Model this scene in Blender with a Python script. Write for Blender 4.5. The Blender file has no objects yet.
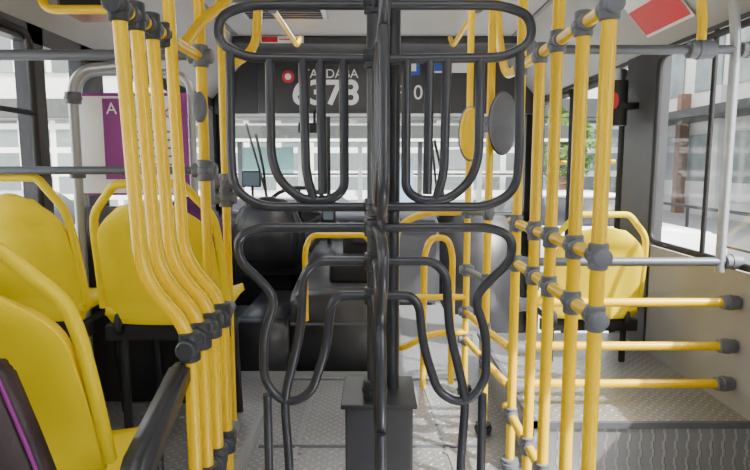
import bpy, bmesh, math, random
from mathutils import Vector, Matrix
random.seed(4)
SC=bpy.context.scene
COL=SC.collection

# ------------------------------------------------------------ materials
def mat(name,col,rough=0.5,metal=0.0,noise=0.0,nscale=8.0,bump=0.0,bscale=60,emit=None,estr=0):
    m=bpy.data.materials.new(name); m.use_nodes=True
    nt=m.node_tree; b=nt.nodes['Principled BSDF']
    b.inputs['Base Color'].default_value=(*col,1); b.inputs['Roughness'].default_value=rough
    b.inputs['Metallic'].default_value=metal
    tc=nt.nodes.new('ShaderNodeTexCoord')
    if noise>0:
        n=nt.nodes.new('ShaderNodeTexNoise'); n.inputs['Scale'].default_value=nscale; n.inputs['Detail'].default_value=5
        nt.links.new(tc.outputs['Object'],n.inputs['Vector'])
        r=nt.nodes.new('ShaderNodeValToRGB')
        r.color_ramp.elements[0].position=0.3; r.color_ramp.elements[1].position=0.7
        r.color_ramp.elements[0].color=(*[c*(1-noise) for c in col],1)
        r.color_ramp.elements[1].color=(*[min(1,c*(1+noise)) for c in col],1)
        nt.links.new(n.outputs['Fac'],r.inputs['Fac']); nt.links.new(r.outputs['Color'],b.inputs['Base Color'])
    if bump>0:
        n=nt.nodes.new('ShaderNodeTexNoise'); n.inputs['Scale'].default_value=bscale
        nt.links.new(tc.outputs['Object'],n.inputs['Vector'])
        bp=nt.nodes.new('ShaderNodeBump'); bp.inputs['Strength'].default_value=bump; bp.inputs['Distance'].default_value=0.002
        nt.links.new(n.outputs['Fac'],bp.inputs['Height']); nt.links.new(bp.outputs['Normal'],b.inputs['Normal'])
    if emit:
        b.inputs['Emission Color'].default_value=(*emit,1); b.inputs['Emission Strength'].default_value=estr
    return m
YEL=mat('yellow_paint',(0.90,0.57,0.0),0.24,0,0.05,6)
YSEAT=mat('yellow_plastic',(0.88,0.66,0.0),0.45,0,0.04,3,0.05,90)
YSEAT.node_tree.nodes['Principled BSDF'].inputs['Specular IOR Level'].default_value=0.3
GRAPH=mat('graphite_paint',(0.055,0.058,0.070),0.28,0.35,0.12,14)
CLAMP=mat('grey_fitting',(0.13,0.14,0.165),0.5,0,0.1,20)
DCLAMP=mat('dark_fitting',(0.035,0.04,0.05),0.5)
GBAR=mat('grey_bar',(0.12,0.13,0.15),0.4,0.2)
STEEL=mat('light_steel',(0.40,0.42,0.44),0.35,0.5)
BLACK=mat('black_rubber',(0.012,0.012,0.014),0.6,0,0.2,10)
DARK=mat('dark_plastic',(0.028,0.029,0.034),0.38,0,0.2,6,0.1,80)
CHAR=mat('charcoal_panel',(0.045,0.046,0.052),0.42,0,0.15,5)
ECM=mat('engine_cover_vinyl',(0.05,0.05,0.056),0.4,0,0.2,6,0.15,60)
WALLM=mat('wall_laminate',(0.28,0.28,0.29),0.5,0,0.08,4,0.05,50)
CEIL=mat('ceiling_laminate',(0.36,0.36,0.355),0.5,0,0.06,2)
CEILP=mat('ceiling_trim',(0.16,0.16,0.165),0.5)
WHITE=mat('white_print',(0.85,0.85,0.86),0.5)
PURP=mat('purple_print',(0.25,0.02,0.22),0.5)
RED=mat('red_print',(0.6,0.02,0.03),0.5)
BLUE=mat('blue_print',(0.04,0.1,0.45),0.5)
BROWN=mat('orange_wood',(0.20,0.07,0.03),0.5,0,0.2,10)
MAROON=mat('dark_plum_leather',(0.028,0.014,0.018),0.5,0,0.5,9,0.3,120)
SCREEN=mat('screen',(0.02,0.04,0.06),0.1,emit=(0.25,0.3,0.32),estr=0.35)

def glassmat(tint=(0.97,0.98,0.98),k=0.05):
    m=bpy.data.materials.new('window_glass'); m.use_nodes=True; nt=m.node_tree
    nt.nodes.remove(nt.nodes['Principled BSDF']); o=nt.nodes['Material Output']
    t=nt.nodes.new('ShaderNodeBsdfTransparent'); t.inputs[0].default_value=(*tint,1)
    g=nt.nodes.new('ShaderNodeBsdfGlossy'); g.inputs['Roughness'].default_value=0.03
    mx=nt.nodes.new('ShaderNodeMixShader'); mx.inputs[0].default_value=k
    nt.links.new(t.outputs[0],mx.inputs[1]); nt.links.new(g.outputs[0],mx.inputs[2]); nt.links.new(mx.outputs[0],o.inputs[0])
    return m
GLASS=glassmat()

def treadmat():
    m=bpy.data.materials.new('tread_plate'); m.use_nodes=True; nt=m.node_tree; N=nt.nodes; L=nt.links
    b=N['Principled BSDF']; b.inputs['Metallic'].default_value=0.55
    tc=N.new('ShaderNodeTexCoord'); mp=N.new('ShaderNodeMapping')
    mp.inputs['Rotation'].default_value=(0,0,math.radians(45)); mp.inputs['Scale'].default_value=(34,34,34)
    L.new(tc.outputs['Object'],mp.inputs[0])
    fr=N.new('ShaderNodeVectorMath'); fr.operation='FRACTION'; L.new(mp.outputs[0],fr.inputs[0])
    sb=N.new('ShaderNodeVectorMath'); sb.operation='SUBTRACT'; sb.inputs[1].default_value=(.5,.5,.5); L.new(fr.outputs[0],sb.inputs[0])
    ls=[]
    for sc in ((2.3,6.5,0),(6.5,2.3,0)):
        ml=N.new('ShaderNodeVectorMath'); ml.operation='MULTIPLY'; ml.inputs[1].default_value=sc; L.new(sb.outputs[0],ml.inputs[0])
        ln=N.new('ShaderNodeVectorMath'); ln.operation='LENGTH'; L.new(ml.outputs[0],ln.inputs[0]); ls.append(ln)
    ck=N.new('ShaderNodeTexChecker'); ck.inputs['Scale'].default_value=1; L.new(mp.outputs[0],ck.inputs[0])
    mx=N.new('ShaderNodeMix'); mx.data_type='FLOAT'
    L.new(ck.outputs['Fac'],mx.inputs[0]); L.new(ls[0].outputs['Value'],mx.inputs[2]); L.new(ls[1].outputs['Value'],mx.inputs[3])
    mr=N.new('ShaderNodeMapRange'); mr.inputs[1].default_value=1.05; mr.inputs[2].default_value=0.7; L.new(mx.outputs[0],mr.inputs[0])
    bp=N.new('ShaderNodeBump'); bp.inputs['Strength'].default_value=0.8; bp.inputs['Distance'].default_value=0.004
    L.new(mr.outputs[0],bp.inputs['Height']); L.new(bp.outputs[0],b.inputs['Normal'])
    ns=N.new('ShaderNodeTexNoise'); ns.inputs['Scale'].default_value=2.5; ns.inputs['Detail'].default_value=4; L.new(tc.outputs['Object'],ns.inputs[0])
    r=N.new('ShaderNodeValToRGB'); r.color_ramp.elements[0].position=.3; r.color_ramp.elements[1].position=.75
    r.color_ramp.elements[0].color=(.31,.318,.33,1); r.color_ramp.elements[1].color=(.41,.415,.425,1); L.new(ns.outputs['Fac'],r.inputs[0])
    m2=N.new('ShaderNodeMix'); m2.data_type='RGBA'; m2.inputs[7].default_value=(.66,.67,.68,1)
    mf=N.new('ShaderNodeMath'); mf.operation='MULTIPLY'; mf.inputs[1].default_value=0.5; L.new(mr.outputs[0],mf.inputs[0])
    L.new(mf.outputs[0],m2.inputs[0]); L.new(r.outputs[0],m2.inputs[6]); L.new(m2.outputs[2],b.inputs['Base Color'])
    b.inputs['Roughness'].default_value=0.36
    return m
TREAD=treadmat()

# ------------------------------------------------------------ helpers
def group(name):
    e=bpy.data.objects.new(name,None); COL.objects.link(e); e.empty_display_size=0.1; return e
def link(name,me,m,parent=None,smooth=False):
    o=bpy.data.objects.new(name,me); COL.objects.link(o)
    if m: me.materials.append(m)
    if smooth:
        for p in me.polygons: p.use_smooth=True
    if parent: o.parent=parent
    return o
def box(name,lo,hi,m,parent=None,bev=0.0):
    bm=bmesh.new(); bmesh.ops.create_cube(bm,size=1)
    for v in bm.verts:
        v.co=Vector([lo[i]+(v.co[i]+.5)*(hi[i]-lo[i]) for i in range(3)])
    if bev>0: bmesh.ops.bevel(bm,geom=bm.edges[:],offset=bev,segments=3,affect='EDGES',profile=.6)
    me=bpy.data.meshes.new(name); bm.to_mesh(me); bm.free()
    return link(name,me,m,parent,bev>0)
def prism(name,pts,axis,a,b,m,parent=None,bev=0):
    bm=bmesh.new()
    def co(p,t):
        return {'x':(t,p[0],p[1]),'y':(p[0],t,p[1]),'z':(p[0],p[1],t)}[axis]
    v1=[bm.verts.new(co(p,a)) for p in pts]; v2=[bm.verts.new(co(p,b)) for p in pts]
    n=len(pts); bm.faces.new(v1); bm.faces.new(v2[::-1])
    for i in range(n): bm.faces.new((v1[i],v1[(i+1)%n],v2[(i+1)%n],v2[i]))
    bmesh.ops.recalc_face_normals(bm,faces=bm.faces[:])
    if bev>0: bmesh.ops.bevel(bm,geom=bm.edges[:],offset=bev,segments=3,affect='EDGES')
    me=bpy.data.meshes.new(name); bm.to_mesh(me); bm.free()
    return link(name,me,m,parent,bev>0)
def fillet(pts,rad,cyc=False):
    P=[Vector(p) for p in pts]; out=[]; n=len(P)
    for i in range(n):
        if not cyc and i in (0,n-1): out.append(P[i]); continue
        a=P[i-1]-P[i]; b=P[(i+1)%n]-P[i]
        r=min(rad,a.length*.49,b.length*.49)
        A=P[i]+a.normalized()*r; B=P[i]+b.normalized()*r
        for k in range(7):
            t=k/6; out.append(A*(1-t)**2+P[i]*2*t*(1-t)+B*t*t)
    return out
def tube(name,pts,r,m,parent=None,rad=0.05,cyc=False,res=5):
    c=bpy.data.curves.new(name,'CURVE'); c.dimensions='3D'; c.bevel_depth=r; c.bevel_resolution=res; c.use_fill_caps=True
    pp=fillet(pts,rad,cyc); s=c.splines.new('POLY'); s.points.add(len(pp)-1)
    for i,p in enumerate(pp): s.points[i].co=(*p,1)
    s.use_cyclic_u=cyc
    o=bpy.data.objects.new(name+'_c',c); COL.objects.link(o)
    dg=bpy.context.evaluated_depsgraph_get(); dg.update()
    me=bpy.data.meshes.new_from_object(o.evaluated_get(dg)); bpy.data.objects.remove(o)
    me.materials.clear(); me.name=name
    return link(name,me,m,parent,True)
def collar(name,c,axis,r,L,m,parent):
    d={'x':Vector((1,0,0)),'y':Vector((0,1,0)),'z':Vector((0,0,1))}[axis] if isinstance(axis,str) else Vector(axis).normalized()
    prof=[(-.5,.84),(-.46,1),(-.16,1),(-.13,1.12),(.13,1.12),(.16,1),(.46,1),(.5,.84)]
    bm=bmesh.new(); rings=[]; n=20
    q=d.to_track_quat('Z','Y')
    for t,k in prof:
        rings.append([bm.verts.new(Vector(c)+q@Vector((math.cos(2*math.pi*i/n)*r*k,math.sin(2*math.pi*i/n)*r*k,t*L))) for i in range(n)])
    for a,b in zip(rings,rings[1:]):
        for i in range(n): bm.faces.new((a[i],a[(i+1)%n],b[(i+1)%n],b[i]))
    bm.faces.new(rings[0][::-1]); bm.faces.new(rings[-1])
    me=bpy.data.meshes.new(name); bm.to_mesh(me); bm.free()
    o=link(name,me,m,parent,True)
    e=o.modifiers.new('e','EDGE_SPLIT'); e.split_angle=math.radians(40)
    return o
def tee(name,c,axis2,m,parent,r=.017,s=1.0):
    collar(name+'_post',c,'z',r*1.32*s,.058*s,m,parent)
    collar(name+'_rail',c,axis2,r*1.25*s,.066*s,m,parent)
def disc(name,c,axis,rx,rz,th,m,parent):
    bm=bmesh.new(); bmesh.ops.create_uvsphere(bm,u_segments=32,v_segments=16,radius=1)
    q=Vector(axis).normalized().to_track_quat('Z','Y')
    for v in bm.verts:
        w=v.co.copy(); w.x*=rx; w.y*=rz; w.z=math.copysign(abs(w.z)**.6,w.z)*th
        v.co=Vector(c)+q@w
    me=bpy.data.meshes.new(name); bm.to_mesh(me); bm.free()
    return link(name,me,m,parent,True)
def text(name,s,loc,size,m,parent=None,ext=.001,rot=(math.pi/2,0,0),bold=0.0):
    c=bpy.data.curves.new(name,'FONT'); c.body=s; c.size=size; c.extrude=ext; c.align_x='CENTER'; c.align_y='CENTER'; c.offset=bold
    o=bpy.data.objects.new(name,c); o.location=loc; o.rotation_euler=rot; COL.objects.link(o); c.materials.append(m)
    if parent:o.parent=parent
    return o

R=0.0160
HW=1.32
# ------------------------------------------------------------ shell
box('floor',(-HW,-3,-.08),(.52,4.9,0),TREAD)
fl2=group('floor_step_panel')
box('aisle_tread',(.52,-3,-.08),(HW,3.05,0),TREAD,fl2)
box('stairwell_tread',(.52,3.05,-.42),(HW,4.9,-.34),TREAD,fl2)
box('stair_tread',(.52,3.05,-.34),(.80,4.9,-.17),TREAD,fl2)
box('riser',(.50,3.05,-.34),(.52,4.9,-.001),STEEL,fl2)
pl=group('floor_raised_right')
box('deck',(.56,1.91,0.0),(HW,3.0,.185),TREAD,pl)
box('nosing',(.55,1.90,.168),(HW,1.915,.19),GBAR,pl)
box('side_nosing',(.55,1.90,.168),(.57,3.0,.19),GBAR,pl)
pl2=group('floor_raised_left')
box('deck',(-HW,-.6,0.0),(-.46,2.30,.09),TREAD,pl2)
box('nosing',(-.47,-.6,.07),(-.445,2.3,.095),STEEL,pl2)
hs=group('floor_hatch')
for i,(a,b) in enumerate([((-.30,2.0,0),(-.30,2.80,0)),((.30,1.7,0),(.24,2.80,0)),((-.45,2.10,0),(.40,2.10,0)),((-.45,2.80,0),(.45,2.80,0))]):
    a=Vector(a);b=Vector(b);d=(b-a);n=Vector((-d.y,d.x,0)).normalized()*.008
    bm=bmesh.new(); vs=[bm.verts.new(p) for p in (a-n,b-n,b+n,a+n)]
    f=bm.faces.new(vs); e=bmesh.ops.extrude_face_region(bm,geom=[f])
    for v in [g for g in e['geom'] if isinstance(g,bmesh.types.BMVert)]: v.co.z+=.004
    bmesh.ops.recalc_face_normals(bm,faces=bm.faces[:])
    me=bpy.data.meshes.new('strip');bm.to_mesh(me);bm.free();link('strip_%d'%i,me,STEEL if i<2 else GBAR,hs)
for i in range(7):
    for x in (-.28,.27): collar('bolt',(x-.03*(x>0)*i/7,2.05+i*.12,.003),'z',.010,.006,STEEL,hs)
box('ceiling',(-1.02,-3,1.98),(1.02,4.77,2.03),CEIL)
tr=group('trim_1')
for y in (.9,2.1,3.1): box('seam_%d'%int(y*10),(-1.0,y,1.972),(1.0,y+.03,1.981),CEILP,tr)
for x in (-.98,.95): box('edge',(x,-3,1.970),(x+.03,4.1,1.981),CEILP,tr)
for side,s in (('left',-1),('right',1)):
    w=group('wall_'+side)
    x0,x1=sorted((s*HW,s*(HW+.05)))
    sill=.70
    if s>0:
        box('lower',(x0,-3,-.4),(x1,3.05,sill),WALLM,w)
        pill=[(-3,-2.8),(-1.3,-1.15),(.45,.55),(2.72,3.05),(4.70,5.0)]
        box('header',(x0,-3,1.60),(x1,5.0,1.68),CHAR,w)
    else:
        box('lower',(x0,-3,-.4),(x1,5.0,sill+.05),WALLM,w)
        pill=[(-3,-2.8),(-1.3,-1.15),(.55,.68),(2.25,2.35),(2.65,2.85),(4.75,5.0)]
        box('header',(x0,-3,1.55),(x1,5.0,1.68),CHAR,w)
    for i,(a,b) in enumerate(pill):
        box('pillar_%d'%i,(x0-.01,a,-.4 if a>2.6 and s>0 else sill),(x1,b,1.62),CHAR,w)
    prism('coving',[(s*HW,1.62),(s*1.0,1.98),(s*1.0,2.03),(s*(HW+.05),1.66)],'y',-3,4.77,CEIL,w)
    g=group('window_%d'%(1 if s<0 else 2))
    box('pane',(s*(HW+.025)-.003,-2.8,sill),(s*(HW+.025)+.003,3.0 if s>0 else 4.8,1.62),GLASS,g)
    for (a,b) in ([(.55,2.72)] if s>0 else [(.68,2.25)]):
        xx=s*(HW-.004)
        tube('gasket',[(xx,a,sill+.02),(xx,b,sill+.02),(xx,b,1.58),(xx,a,1.58)],.014,BLACK,g,.06,True)
        tube('slider_rail',[(xx,a,1.28),(xx,b,1.28)] if s<0 else [(xx,2.28,sill),(xx,2.28,1.6)],.010,BLACK,g)
box('wall_back',(-HW-.05,-3.05,-.4),(HW+.05,-3,2.03),WALLM)
wf=group('wall_front')
box('lower',(-HW-.05,4.95,-.45),(HW+.05,5.05,.68),CHAR,wf)
box('pillar_left',(-HW-.05,4.85,.6),(-1.24,5.0,1.6),BLACK,wf)
box('pillar_right',(1.26,4.85,.6),(HW+.05,5.0,1.6),BLACK,wf)
box('header',(-HW-.05,4.78,1.50),(HW+.05,5.05,2.03),CHAR,wf)
box('bulkhead',(-1.0,4.15,1.925),(1.0,4.78,1.979),CHAR,wf,.01)
wg=group('window_3')
box('windshield_pane',(-1.24,4.96,.68),(1.26,4.966,1.5),GLASS,wg)
box('centre_bar',(-.012,4.94,.68),(.012,4.959,1.5),BLACK,wg)
sh=group('fleet_number_panel')
PANEL=mat('number_panel',(.045,.047,.052),.4)
box('panel',(-.95,4.745,1.50),(.78,4.775,1.92),PANEL,sh,.01)
text('number','6378',(-.40,4.741,1.655),.27,WHITE,sh,bold=.007)
text('caption','TARDABA',(-.36,4.741,1.81),.10,WHITE,sh)
text('number_far','TR 05',(.27,4.741,1.66),.16,WHITE,sh)
disc('emblem',(-.70,4.742,1.79),(0,1,0),.05,.05,.004,RED,sh)
disc('emblem_dot',(-.70,4.738,1.79),(0,1,0),.026,.026,.004,WHITE,sh)
lb=group('safety_sticker'); box('back',(-.80,4.140,1.93),(-.50,4.149,1.976),WHITE,lb); box('stripe',(-.79,4.136,1.935),(-.68,4.141,1.972),RED,lb); box('stripe_2',(-.67,4.136,1.95),(-.52,4.141,1.957),RED,lb)
lb=group('safety_sticker'); box('back',(.24,4.728,1.80),(.36,4.744,1.92),BLUE,lb); box('mark',(.27,4.722,1.83),(.33,4.728,1.89),WHITE,lb)
lb=group('information_sticker'); box('back',(.40,4.728,1.82),(.76,4.744,1.91),WHITE,lb); box('blue_part',(.42,4.722,1.83),(.56,4.728,1.90),BLUE,lb)
vt=group('ceiling_vent'); box('frame',(-.78,3.25,1.955),(-.28,3.60,1.979),STEEL,vt,.008)
for i in range(6): box('slat_%d'%i,(-.75,3.29+i*.05,1.948),(-.31,3.31+i*.05,1.96),CHAR,vt)
hb=group('speaker_box'); box('body',(-1.16,2.17,1.64),(-.98,2.35,1.74),BROWN,hb,.01); box('grille',(-1.14,2.155,1.655),(-1.00,2.172,1.725),BLACK,hb)
tube('bracket',[(-1.05,2.25,1.73),(-1.05,2.25,1.93)],.012,BLACK,hb)
st=group('warning_sticker')
for nm,a0,a1,l0,l1,mm in (('back',2.35,2.75,.15,.85,WHITE),('red_band',2.36,2.74,.18,.45,RED)):
    e=.006 if nm=='back' else .009
    P=[]
    for yy,t in ((a0,l0),(a1,l0),(a1,l1),(a0,l1)):
        P.append((HW-.32*t-e,yy,1.62+.36*t-e))
    bm=bmesh.new(); bm.faces.new([bm.verts.new(p) for p in P]); me=bpy.data.meshes.new(nm); bm.to_mesh(me); bm.free(); link(nm,me,mm,st)
for i,(x,y) in enumerate([(-.45,-1.8),(.45,-1.8),(-.45,.2),(.45,.2),(.0,2.6)]):  # invented fixtures, out of view, put in to brighten the cabin
    g=group('added_fill_lamp')
    box('housing',(x-.09,y-.45,1.955),(x+.09,y+.45,1.979),STEEL,g,.006)
    box('diffuser',(x-.075,y-.43,1.945),(x+.075,y+.43,1.957),mat('fill_diffuser',(.9,.9,.9),.5,emit=(1,.98,.95),estr=4),g)
dr=group('door_1')
for a,b in ((3.08,3.87),(3.89,4.68)):
    tube('leaf_frame',[(HW+.01,a+.03,-.32),(HW+.01,b-.03,-.32),(HW+.01,b-.03,1.57),(HW+.01,a+.03,1.57)],.026,BLACK,dr,.06,True)
    box('leaf_glass',(HW+.008,a+.03,-.32),(HW+.014,b-.03,1.57),GLASS,dr)
    tube('pull_bar',[(HW,a+.1,.3),(HW-.06,a+.1,.3),(HW-.06,a+.1,1.1),(HW,a+.1,1.1)],.013,YEL,dr,.04)

# ------------------------------------------------------------ turnstile
ts=group('turnstile')
TC=Vector((0,1.40,0)); TR=.0115
UP=[ [(0,1.455),(.30,1.455),(.368,1.43),(.372,1.37),(.31,1.335),(0,1.331)],
     [(.345,1.345),(.35,1.10),(.345,1.02),(.28,.979),(0,.979)],
     [(.251,1.331),(.252,1.10),(.235,1.045),(.18,.995),(.11,.995),(.075,1.02),(.075,1.331)],
     [(.172,1.331),(.168,1.06),(.15,.998)],
     [(.130,1.331),(.128,1.01)] ]
LO=[ [(0,.928),(.285,.928),(.34,.905),(.338,.845),(.29,.80),(.248,.75),(.281,.66),(.283,.53),(.228,.472),(.163,.50),(.123,.622),(.111,.73),(.09,.757),(0,.757)],
     [(0,.844),(.145,.844),(.178,.81),(.187,.67),(.232,.49),(.222,.30),(.222,.14),(.275,.14),(.275,.50)] ]
def wing(ang,tag,sc=1.0):
    ca,sa=math.cos(ang),math.sin(ang)
    for i,pl_ in enumerate(UP+LO):
        tube('%s_bar_%d'%(tag,i),[(TC.x+ca*u*sc,TC.y+sa*u*sc,z) for u,z in pl_],TR,GRAPH,ts,.045,res=4)
wing(0,'wing_a'); wing(math.pi,'wing_b'); wing(math.radians(-86.5),'wing_c',.80)
tube('column',[(0,1.40,.03),(0,1.40,1.98)],.020,GRAPH,ts)
tube('fixed_post',[(.045,1.47,.03),(.045,1.47,1.98)],.019,GRAPH,ts)
for z in (1.455,1.331,.979,.928,.844,.757): collar('hub',(0,1.40,z),'z',.026,.045,GRAPH,ts)
box('pedestal',(-.075,1.36,0.0),(.095,1.54,.485),CHAR,ts,.008)
box('pedestal_cap',(-.085,1.35,.48),(.105,1.55,.492),DARK,ts,.003)
collar('pedestal_collar',(0,1.40,.515),'z',.03,.05,DARK,ts)

# ------------------------------------------------------------ right barrier
rb=group('handrail_barrier')
XR=.483
ys=[1.22,1.37,1.56,1.72,1.94]
for i,y in enumerate(ys):
    top=1.98 if i in (0,2,4) else 1.405
    tube('post_%d'%i,[(XR,y,0.0),(XR,y,top)],R,YEL,rb)
    for z in (1.405,.885,.748,.20): tee('fitting',(XR,y,z),'y',CLAMP,rb,R)
    collar('foot',(XR,y,.02),'z',.03,.04,CLAMP,rb)
for z in (1.405,.885,.748,.20):
    tube('rail',[(XR,1.20,z),(XR,2.02,z)],R*.95,YEL,rb)
tube('upper_bend',[(XR,2.0,1.405),(XR,2.16,1.405),(XR,2.3,1.55),(XR,2.45,1.98)],R,YEL,rb,.1)
for z,m,x0 in ((1.475,GBAR,.49),(.736,GBAR,.49),(.587,YEL,.49),(.424,YEL,.49),(.281,YEL,.49)):
    tube('lateral',[(x0,2.03,z),(HW-.005,2.03,z)],R,m,rb)
    collar('wall_fitting',(HW-.035,2.03,z),'x',R*1.6,.06,CLAMP,rb); collar('post_fitting',(XR+.03,2.0,z),'x',R*1.5,.06,CLAMP,rb)
tube('window_post',[(1.24,2.03,.70),(1.24,2.03,1.50),(1.21,2.03,1.72)],R*1.05,STEEL,rb)
collar('cap',(1.12,2.03,1.475),'x',R*1.9,.09,CLAMP,rb)
tube('ceiling_drop',[(1.12,2.03,1.475),(1.12,2.03,1.60),(1.04,2.03,1.90)],R,YEL,rb,.05)

# ------------------------------------------------------------ left barrier (cranked posts)
lbk=group('handrail_barrier')
yl=[1.20,1.285,1.375,1.47]
RL=.0150
for i,y in enumerate(yl):
    tube('post_%d'%i,[(-.520,y,1.98 if i==3 else 1.43),(-.498,y,.84),(-.41,y,.735),(-.40,y,.66),(-.40,y,0.0)],RL,YEL,lbk,.08)
    tee('fitting',(-.520,y,1.40),'y',DCLAMP,lbk,RL,1.05)
    tee('fitting',(-.402,y,.69),'y',DCLAMP,lbk,RL,1.12)
    tee('fitting',(-.40,y,.34),'y',DCLAMP,lbk,RL,1.1)
    collar('foot',(-.40,y,.02),'z',.03,.04,DCLAMP,lbk)
tube('rail_top',[(-.520,1.18,1.40),(-.520,1.72,1.40)],RL,YEL,lbk)
tube('rail_mid',[(-.402,1.18,.69),(-.402,1.56,.69)],RL,GBAR,lbk)
tube('rail_low',[(-.40,1.18,.34),(-.40,1.56,.34)],RL,GBAR,lbk)
tube('far_post',[(-.515,1.74,.09),(-.515,1.74,1.98)],R,YEL,lbk)
tube('far_post_b',[(-.515,1.98,.09),(-.515,1.98,1.98)],R*.9,YEL,lbk)
tube('lateral_mid',[(-.515,1.76,1.065),(-HW+.005,1.76,1.065)],R*.8,GBAR,lbk)
tube('lateral_top',[(-.50,1.80,1.415),(-HW+.005,1.80,1.415)],R,GBAR,lbk)
tube('brace',[(-.520,1.60,1.40),(-.50,1.72,1.50),(-.44,1.85,1.60),(-.42,2.0,1.98)],RL,YEL,lbk,.08)
tube('brace_b',[(-.515,1.98,1.40),(-.40,1.98,1.46),(-.36,1.98,1.98)],RL,YEL,lbk,.08)
for y,z in ((1.74,1.065),(1.74,1.40),(1.98,1.02),(1.98,.97)): tee('fitting',(-.515,y,z),'x',CLAMP,lbk,R,1.1)
disc('mirror_pad',(-.515,1.71,1.25),(0,1,0),.022,.045,.012,CLAMP,lbk)
for s in (-1,1):
    g=group('grab_rail')
    tube('bar',[(s*.50,-2.5,1.98),(s*.50,-2.4,1.84),(s*.50,3.8,1.84),(s*.50,3.95,1.925)],R,YEL,g,.08)
    for y in (-1,.4,2.9):
        tube('hanger',[(s*.50,y,1.98),(s*.50,y,1.84)],R*.7,YEL,g); collar('clip',(s*.50,y,1.84),'y',R*1.45,.06,CLAMP,g)
g=group('grab_rail')
tube('bar',[(-1.12,2.0,1.83),(-1.12,2.0,1.60),(-.86,2.0,1.60),(-.80,2.0,1.66),(-.78,2.0,1.98)],RL,YEL,g,.05)

# ------------------------------------------------------------ guard by the driver
gr=group('driver_guard_rail')
for x,y in ((.44,2.22),(.425,2.62)):
    tube('post',[(x,y,0),(x,y,1.98)],R*.95,YEL,gr); collar('foot',(x,y,.02),'z',.032,.04,DCLAMP,gr)
for z in (.868,.60,.40,.27):
    tee('fitting',(.425,2.62,z),'x',CLAMP,gr,R)
    tee('fitting',(.44,2.22,z+.03),'y',CLAMP,gr,R)
    tube('link',[(.44,2.22,z+.03),(.425,2.62,z)],R*.9,GBAR if z in(.60,.868) else YEL,gr)
tube('hoop_big',[(.425,2.62,.868),(.22,2.62,.868),(.10,2.62,.80),(.085,2.62,.60),(.085,2.62,.42)],R,YEL,gr,.09)
tube('hoop_small',[(.235,2.70,0),(.235,2.70,.66),(.265,2.70,.74),(.345,2.70,.74),(.37,2.70,.66),(.37,2.70,.02)],R*.95,YEL,gr,.06)
tube('low_bar',[(.425,2.62,.30),(.25,2.60,.30),(.12,2.66,.20),(.09,2.80,.20)],R,YEL,gr,.07)
tube('low_bar_b',[(.425,2.62,.47),(.12,2.62,.47)],R*.9,YEL,gr,.07)
tube('seat_link',[(.44,2.22,.30),(.485,2.03,.281)],R*.9,YEL,gr)
tube('seat_link_b',[(.44,2.22,.43),(.485,2.03,.424)],R*.9,YEL,gr)
gm=group('grab_handle'); tube('hoop',[(-.35,2.83,.30),(-.35,2.83,.66),(-.32,2.83,.735),(-.05,2.83,.735),(-.02,2.83,.70),(-.02,2.83,.30)],R*.9,YEL,gm,.06)
g=group('passenger_mirror')
x,y,z=.475,2.20,1.235
disc('shell',(x,y-.05,z),(0,1,0),.052,.112,.022,CLAMP,g); disc('rim',(x,y-.035,z),(0,1,0),.056,.118,.014,DARK,g)
collar('bracket',(.44,2.22,z),'z',.025,.06,CLAMP,g)
g=group('passenger_mirror')
disc('shell',(.425,2.58,1.22),(0,1,0),.05,.115,.02,YEL,g); disc('rim',(.425,2.595,1.22),(0,1,0),.055,.122,.014,CLAMP,g)

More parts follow.
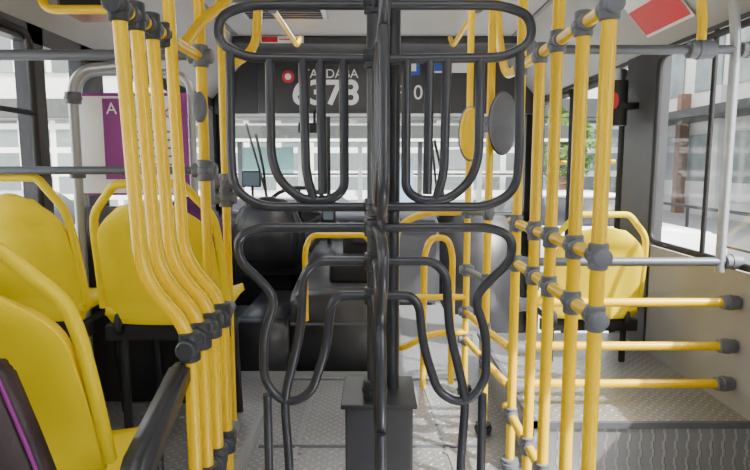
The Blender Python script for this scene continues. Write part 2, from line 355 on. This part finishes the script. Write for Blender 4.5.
# ------------------------------------------------------------ seats
def seat(x,y,zb,arm=False,floorz=0.09,w=.235,H=.46,loop=True,pz=0.0):
    g=group('bus_seat')
    wi=w*.90
    def hwid(t):
        h=wi*(1-.14*t)
        if t>.68:
            k=(t-.68)/.32; h*=(1-k**2.3*.52)
        return h
    bm=bmesh.new(); nu,nv=16,20; V=[]
    for j in range(nv+1):
        t=j/nv; row=[]
        hw=hwid(t)
        if t<.10: hw*=1-.10*((.10-t)/.10)**2
        for i in range(nu+1):
            u=-1+2*i/nu
            zz=zb+H*.96*(t-(0.055*u*u*max(0,(t-.6)/.4)**1.5))
            e=max(abs(u)/.72,abs(t-.46)/.34); rec=.012*(1-min(1,max(0,(e-.85)/.3)))
            yy=y-.10*t**1.3+.040*u*u*(1-.4*t)+rec
            row.append(bm.verts.new((x+hw*u,yy,zz)))
        V.append(row)
    for j in range(nv):
        for i in range(nu): bm.faces.new((V[j][i],V[j][i+1],V[j+1][i+1],V[j+1][i]))
    me=bpy.data.meshes.new('backrest'); bm.to_mesh(me); bm.free()
    o=link('backrest',me,YSEAT,g,True)
    sd=o.modifiers.new('s','SOLIDIFY'); sd.thickness=.026; sd.offset=0
    bv=o.modifiers.new('b','BEVEL'); bv.width=.008; bv.segments=3; bv.limit_method='ANGLE'; bv.angle_limit=math.radians(50)
    bm=bmesh.new(); V=[]
    for j in range(9):
        t=j/8; row=[]
        for i in range(11):
            u=-1+.2*i
            row.append(bm.verts.new((x+w*u*(.86-.10*t),y+.01+.40*t,zb+pz+.025+.03*u*u+.01*t-.05*max(0,t-.8))))
        V.append(row)
    for j in range(8):
        for i in range(10): bm.faces.new((V[j][i],V[j][i+1],V[j+1][i+1],V[j+1][i]))
    me=bpy.data.meshes.new('seat_pan'); bm.to_mesh(me); bm.free()
    o=link('seat_pan',me,YSEAT,g,True); sd=o.modifiers.new('s','SOLIDIFY'); sd.thickness=.03; sd.offset=-1
    fz=zb-.03+pz
    for s in (-1,1):
        tube('frame_%d'%s,[(x+s*w*.7,y+.36,floorz),(x+s*w*.7,y+.30,fz),(x+s*w*.7,y-.0,fz),(x+s*w*.7,y+.035,zb+.06)],.014,BLACK,g,.03)
        tube('leg_%d'%s,[(x+s*w*.7,y+.05,floorz),(x+s*w*.7,y+.05,fz)],.014,BLACK,g)
    box('cross_beam',(x-w*.93,y+.02,fz-.035),(x+w*.93,y+.06,fz+.02),BLACK,g,.008)
    if loop:
        pts=[]
        for t,k,dz in ((.12,1.05,0),(.45,1.07,0),(.72,1.09,0),(.86,1.06,.01),(1.0,.92,.015)):
            pts.append((hwid(min(t,.72))*k*(1 if t<.8 else (.97 if t<.9 else .80)),y-.10*t**1.3+.03,zb+H*t))
        top=[(wi*.52,y-.075,zb+H*1.075)]
        L=[(x-a,b,c) for a,b,c in pts+top]; Rr=[(x+a,b,c) for a,b,c in (pts+top)[::-1]]
        tube('handle_loop',L+Rr,.0135,YSEAT,g,.07)
    if arm:
        ax=x+w+.075
        tube('arm_bracket',[(x+w*.6,y+.0,zb+.02),(ax,y+.02,zb+.0),(ax,y+.02,zb+.14)],.012,BLACK,g,.02)
        prism('armrest',[(y-.16,zb+.05),(y-.08,zb+.12),(y+.16,zb+.20),(y+.21,zb+.185),(y+.19,zb+.16),(y-.05,zb+.055),(y-.14,zb+.02)],'x',ax-.022,ax+.022,DARK,g,.010)
    return g
seat(-.705,1.86,.555,w=.225,H=.435)
seat(-1.135,1.86,.565,w=.18,H=.445)
seat(-.755,1.02,.46,arm=True,w=.26,H=.45,pz=-.10)
seat(.97,2.50,.40,floorz=.185,H=.44,w=.235)
seat(.97,-1.3,.40,floorz=0,H=.46)

hb=group('dark_bag_stand_in')  # stand-in for an unidentified dark foreground shape, modelled as a bag
prism('body',[(-.75,.50),(-.455,.49),(-.475,.58),(-.505,.68),(-.54,.785),(-.56,.80),(-.74,.80)],'y',.78,.83,MAROON,hb,.010)
tube('strap',[(-.72,.82,.79),(-.72,.89,.92),(-.71,.95,.95),(-.66,.95,.95),(-.63,.89,.92),(-.63,.82,.79)],.006,MAROON,hb,.03)
tube('piping',[(-.458,.782,.495),(-.477,.782,.58),(-.507,.782,.68),(-.542,.782,.785),(-.565,.782,.797)],.003,PURP,hb,.02)

# ------------------------------------------------------------ driver area
pt=group('driver_partition')
box('lower_panel',(-HW+.01,2.53,.0),(-.76,2.56,.90),CHAR,pt)
tube('frame',[(-1.29,2.545,.0),(-1.29,2.545,1.48),(-.80,2.545,1.48),(-.80,2.545,.0)],R,STEEL,pt,.10)
box('screen_pane',(-1.27,2.54,.90),(-.82,2.546,1.46),GLASS,pt)
po=group('notice_poster')
box('purple_sheet',(-1.26,2.515,.95),(-.81,2.521,1.39),PURP,po)
box('white_sheet',(-1.285,2.508,.96),(-.845,2.514,1.375),WHITE,po)
box('purple_block',(-1.17,2.504,1.02),(-1.085,2.509,1.365),PURP,po)
text('heading','A',(-1.13,2.502,1.32),.07,WHITE,po)
text('heading_2','ACESSO',(-.96,2.502,1.30),.055,PURP,po)
for i in range(5): box('line_%d'%i,(-1.06,2.503,1.22-.035*i),(-.87,2.508,1.228-.035*i),GBAR,po)
pp=group('curved_steel_pipe')
tube('pipe',[(-1.265,2.45,.0),(-1.265,2.45,1.42),(-1.21,2.45,1.48),(-1.0,2.45,1.50),(-1.0,2.47,1.85),(-1.0,2.47,1.97)],.02,STEEL,pp,.08)
for z in (1.05,1.36): collar('clamp',(-1.265,2.45,z),'z',.032,.05,CLAMP,pp)
ds=group('driver_seat')
prism('backrest',[(-.90,.42),(-.48,.42),(-.46,.68),(-.53,.84),(-.62,.88),(-.76,.88),(-.85,.84),(-.92,.68)],'y',3.62,3.74,DARK,ds,.035)
prism('back_inset',[(-.84,.48),(-.54,.48),(-.52,.66),(-.58,.80),(-.80,.80),(-.86,.66)],'y',3.605,3.63,ECM,ds,.01)
box('cushion',(-.92,3.70,.36),(-.46,4.15,.46),DARK,ds,.03)
box('pedestal',(-.82,3.78,0),(-.56,4.06,.37),BLACK,ds,.01)
tube('arm',[(-.44,3.68,.55),(-.44,3.95,.58)],.025,DARK,ds)
ec=group('engine_cover')
prism('body',[(2.86,0),(4.3,0),(4.3,.52),(3.6,.50),(2.98,.44),(2.88,.40)],'x',-.44,.12,ECM,ec,.03)
prism('side_body',[(2.84,0),(3.55,0),(3.55,.30),(2.9,.30),(2.85,.26)],'x',-.72,-.445,DARK,ec,.02)
box('front_trim',(-.43,2.845,.27),(.11,2.862,.28),GBAR,ec)
box('kick_plate',(-.70,2.832,0.0),(.12,2.842,.03),STEEL,ec)
box('console',(-.25,3.05,.44),(.05,3.40,.56),BLACK,ec,.03)
mb=group('fare_collector_console'); box('body',(-.20,3.5,.50),(.14,3.8,.66),BLACK,mb,.03); box('tray',(-.14,3.48,.60),(.08,3.56,.69),CHAR,mb,.02)
db=group('dashboard')
prism('body',[(4.35,0),(4.93,0),(4.93,.70),(4.7,.70),(4.45,.65),(4.38,.55)],'x',-1.28,.50,CHAR,db,.03)
prism('cluster_hood',[(4.40,.60),(4.7,.60),(4.7,.75),(4.55,.77),(4.44,.72)],'x',-.98,-.45,BLACK,db,.02)
prism('door_side',[(4.72,-.34),(4.93,-.34),(4.93,.68),(4.78,.66)],'x',.52,1.28,DARK,db,.02)
for i in range(5): collar('air_vent',(-.30+i*.12,4.44,.62),(0,-1,.6),.03,.03,GBAR,db)
sw=group('steering_wheel')
rimp=[]
for i in range(24):
    a=i/24*2*math.pi; rimp.append((-.56+.21*math.cos(a),4.12+.21*math.sin(a)*.7,.79+.21*math.sin(a)*.6))
tube('rim',rimp,.014,BLACK,sw,.01,True)
for a in (math.pi*.5,math.pi*1.15,math.pi*1.85):
    tube('spoke',[(-.56,4.12,.77),(-.56+.2*math.cos(a),4.12+.14*math.sin(a),.79+.12*math.sin(a))],.011,BLACK,sw)
tube('steering_column',[(-.56,4.12,.77),(-.56,4.36,.50)],.03,BLACK,sw)
mo=group('monitor'); box('case',(-.99,4.28,.92),(-.85,4.31,1.04),BLACK,mo,.006); box('screen',(-.98,4.274,.93),(-.86,4.280,1.03),SCREEN,mo); tube('stalk',[(-.92,4.32,.95),(-.92,4.33,.66),(-.92,4.36,.50)],.010,BLACK,mo)
wi_=group('windshield_wiper')
tube('arm',[(-.95,5.08,.66),(-.98,5.08,1.05),(-1.04,5.08,1.35)],.012,BLACK,wi_); tube('blade',[(-.93,5.07,.72),(-1.12,5.07,1.44)],.010,BLACK,wi_)
wi_=group('windshield_wiper')
tube('arm',[(.62,5.08,.66),(.58,5.08,1.05),(.52,5.08,1.30)],.012,BLACK,wi_); tube('blade',[(.56,5.07,.72),(.48,5.07,1.42)],.010,BLACK,wi_)
cm=group('rearview_mirror'); box('body',(-.62,4.68,1.34),(-.36,4.71,1.42),BLACK,cm,.012); tube('stem',[(-.49,4.70,1.40),(-.49,4.735,1.52)],.01,BLACK,cm)
dp=group('driver_pole'); tube('post',[(-.33,4.1,.52),(-.33,4.1,1.42)],.015,BLACK,dp); box('validator',(-.38,4.04,.62),(-.28,4.10,.80),BLACK,dp,.012); box('validator_screen',(-.365,4.034,.70),(-.295,4.040,.77),SCREEN,dp)
fe=group('fire_extinguisher')
tube('bottle',[(1.22,2.95,1.28),(1.22,2.95,1.50)],.05,BLACK,fe); tube('neck',[(1.22,2.95,1.50),(1.22,2.95,1.56)],.018,STEEL,fe)
disc('label',(1.19,2.905,1.40),(-.3,-1,0),.02,.04,.006,RED,fe); box('bracket',(1.22,2.90,1.36),(HW-.01,2.99,1.39),BLACK,fe)
pb=group('purple_bag'); prism('body',[(-.92,.62),(-.65,.62),(-.64,.78),(-.68,.90),(-.74,.95),(-.83,.95),(-.90,.88)],'y',2.38,2.48,mat('purple_fabric',(.10,.015,.11),.8,0,.3,14,.4,60),pb,.03)
box('stand',(-.92,2.38,.0),(-.65,2.48,.62),BLACK,pb,.01)

# ------------------------------------------------------------ outside
def facadecol(name,a,b,sx,sz):
    m=bpy.data.materials.new(name); m.use_nodes=True; nt=m.node_tree; bs=nt.nodes['Principled BSDF']
    tc=nt.nodes.new('ShaderNodeTexCoord'); mp=nt.nodes.new('ShaderNodeMapping'); mp.inputs['Rotation'].default_value=(math.pi/2,0,0)
    br=nt.nodes.new('ShaderNodeTexBrick'); br.offset=0; br.inputs['Scale'].default_value=1
    br.inputs['Color1'].default_value=(*a,1); br.inputs['Color2'].default_value=(*[c*.45 for c in a],1); br.inputs['Mortar'].default_value=(*b,1)
    br.inputs['Brick Width'].default_value=sx; br.inputs['Row Height'].default_value=sz; br.inputs['Mortar Size'].default_value=.10
    nt.links.new(tc.outputs['Object'],mp.inputs[0]); nt.links.new(mp.outputs[0],br.inputs[0]); nt.links.new(br.outputs[0],bs.inputs['Base Color'])
    bs.inputs['Roughness'].default_value=.6
    return m
ASPH=mat('asphalt',(.50,.49,.47),.8,0,.12,2,.2,30)
PAV=mat('pavement',(.70,.69,.66),.8,0,.10,1.5)
box('street_ground',(-60,-40,-1.0),(60,70,-.9),ASPH)
box('sidewalk',(-11,13,-.9),(4.7,19.5,-.78),PAV)
CONC=mat('concrete_facade',(.74,.74,.72),.7,0,.10,.6)
bd=group('street_building')
box('mass',(-14,20,-.9),(9,28,9),CONC,bd)
SHOP=facadecol('shop_glazing',(.20,.25,.25),(.75,.75,.73),1.1,.8)
box('shopfront',(-13.5,19.9,-.6),(8.5,20.0,2.6),SHOP,bd)
box('fascia',(-14,19.6,2.7),(9,20,3.3),mat('fascia_dark',(.05,.055,.055),.5),bd)
box('upper_glazing',(-13.5,19.9,4.2),(8.5,20,8.2),SHOP,bd)
sb=group('bus_shelter')
box('roof',(-4.5,13.2,1.68),(4.6,15.4,1.98),mat('shelter_roof',(.035,.042,.038),.6),sb)
box('soffit_strip',(-4.5,13.15,1.62),(4.6,13.25,1.68),WHITE,sb)
for x in (-4.4,-3.2,-1.8,-.4,1.0,2.4,4.2): box('post',(x,13.5,-.78),(x+.10,13.62,1.70),CHAR if x in(-3.2,1.0,4.2) else STEEL,sb)
box('rail',(-4.5,13.55,.35),(4.2,13.6,.50),WHITE,sb)
box('rail_2',(-4.5,13.55,.85),(4.2,13.6,.90),CHAR,sb)
box('advert',(.3,13.52,-.2),(.9,13.54,1.2),mat('pale_blue_print',(.22,.34,.50),.5),sb)
box('advert_2',(-3.1,13.52,.9),(-1.9,13.54,1.5),mat('teal_print',(.12,.25,.24),.5),sb)
box('advert_3',(1.3,13.52,1.0),(2.2,13.54,1.45),STEEL,sb)
bd=group('street_building'); box('mass',(13,-6,-.9),(20,34,9),CONC,bd)
BAY=mat('bay_glass',(.24,.285,.29),.3,0,.4,.8); OP=mat('brown_post',(.26,.15,.10),.6)
for i in range(14):
    box('bay_%d'%i,(12.93,-5+i*2.7,-.2),(12.99,-3+i*2.7,2.3),BAY,bd)
    box('bay_panel_%d'%i,(12.90,-5+i*2.7,-.2),(12.93,-3+i*2.7,.45),CONC,bd)
    box('pilaster_%d'%i,(12.6,-5.6+i*2.7,-.9),(12.99,-5.25+i*2.7,4),OP if i%2 else CONC,bd)
    box('upper_bay_%d'%i,(12.93,-5+i*2.7,4),(12.99,-3.2+i*2.7,6),BAY,bd)
box('canopy',(11.2,-6,2.8),(12.95,34,3.1),CHAR,bd)
bd=group('street_building'); box('mass',(-20,-6,-.9),(-14.5,34,9),CONC,bd)
for i in range(9): box('bay_%d'%i,(-14.49,-5+i*4.2,.2),(-14.43,-2+i*4.2,2.3),BAY,bd)
fn=group('street_fence')
tube('top',[(6,-3,.30),(6,16,.30)],.03,BLACK,fn)
tube('mid',[(6,-3,-.3),(6,16,-.3)],.02,BLACK,fn)
for i in range(10): tube('picket',[(6,-3+i*2,-.9),(6,-3+i*2,.30)],.03,BLACK,fn)
def car(x,y,m,rot=0):
    g=group('car')
    prism('body',[(-2.1,-.62),(2.1,-.62),(2.15,-.2),(1.9,.02),(1.1,.10),(-1.3,.12),(-2.0,.05),(-2.15,-.25)],'y',-.85,.85,m,g,.05)
    prism('cabin',[(-1.5,.08),(1.2,.08),(.55,.58),(-.95,.60)],'y',-.72,.72,DARK,g,.05)
    prism('roof',[(-.98,.56),(.58,.55),(.45,.63),(-.85,.64)],'y',-.70,.70,m,g,.02)
    for wx in (-1.35,1.35):
        for wy in (-.8,.8):
            collar('wheel',(wx,wy,-.60),'y',.27,.2,BLACK,g)
    g.location=(x,y,0); g.rotation_euler=(0,0,rot)
SILV=mat('silver_paint',(.75,.76,.78),.3,.2)
car(-1.2,9.6,SILV); car(3.5,9.9,mat('white_paint',(.85,.85,.85),.3)); car(-6.2,9.7,mat('grey_paint',(.3,.32,.35),.3))
LEAF=mat('foliage',(.12,.22,.03),.8,0,.6,5)
def tree(x,y,h,s,z0=-.9):
    g=group('street_tree')
    tube('trunk',[(x,y,z0),(x+.1,y,h*.4),(x,y,h)],.12,BROWN,g,.3)
    bm=bmesh.new()
    for k in range(1100):
        d=Vector([random.gauss(0,1) for _ in range(3)]).normalized()*s*random.uniform(.35,1)
        c=Vector((x,y,h))+Vector((d.x,d.y,d.z*1.1))
        q=Matrix.Rotation(random.uniform(0,6.28),4,Vector([random.gauss(0,1) for _ in range(3)]).normalized())
        a=random.uniform(.10,.20)
        vs=[bm.verts.new(c+q@Vector(p)) for p in ((-a,0,0),(0,-a*.5,0),(a,0,0),(0,a*.5,0))]
        bm.faces.new(vs)
    me=bpy.data.meshes.new('crown');bm.to_mesh(me);bm.free();link('crown',me,LEAF,g)
tree(5.85,18.2,1.6,1.1)

# ------------------------------------------------------------ light
w=bpy.data.worlds.new('sky'); SC.world=w; w.use_nodes=True; nt=w.node_tree
sk=nt.nodes.new('ShaderNodeTexSky'); sk.sky_type='NISHITA'; sk.sun_disc=False; sk.sun_elevation=math.radians(48); sk.sun_rotation=math.radians(120); sk.dust_density=5
hs_=nt.nodes.new('ShaderNodeHueSaturation'); hs_.inputs['Saturation'].default_value=.45
bg=nt.nodes['Background']; bg.inputs['Strength'].default_value=.75
nt.links.new(sk.outputs[0],hs_.inputs['Color']); nt.links.new(hs_.outputs[0],bg.inputs[0])
s=bpy.data.lights.new('sun','SUN'); s.energy=14; s.angle=math.radians(1); s.color=(1,.96,.90)
so=bpy.data.objects.new('sun',s); COL.objects.link(so); so.rotation_euler=Vector((.50,-.38,.66)).to_track_quat('Z','Y').to_euler()
for i,(x,y,e) in enumerate([(0,-1.6,9),(0,.4,7),(0,2.6,4),(-.3,3.7,5)]):  # added fill lights below the ceiling, evening out the interior
    l=bpy.data.lights.new('cabin_fill','AREA'); l.shape='RECTANGLE'; l.size=1.0 if i<3 else .4; l.size_y=1.0 if i<3 else .4; l.energy=e; l.color=(1,.98,.95)
    o=bpy.data.objects.new('cabin_fill',l); COL.objects.link(o); o.location=(x,y,1.93)

cam=bpy.data.cameras.new('camera'); co=bpy.data.objects.new('camera',cam); COL.objects.link(co)
cam.lens=36*575/750; cam.sensor_width=36; cam.clip_start=.02
co.location=(0,-.01,1.08); co.rotation_euler=(math.radians(90-6.9),0,0); SC.camera=co
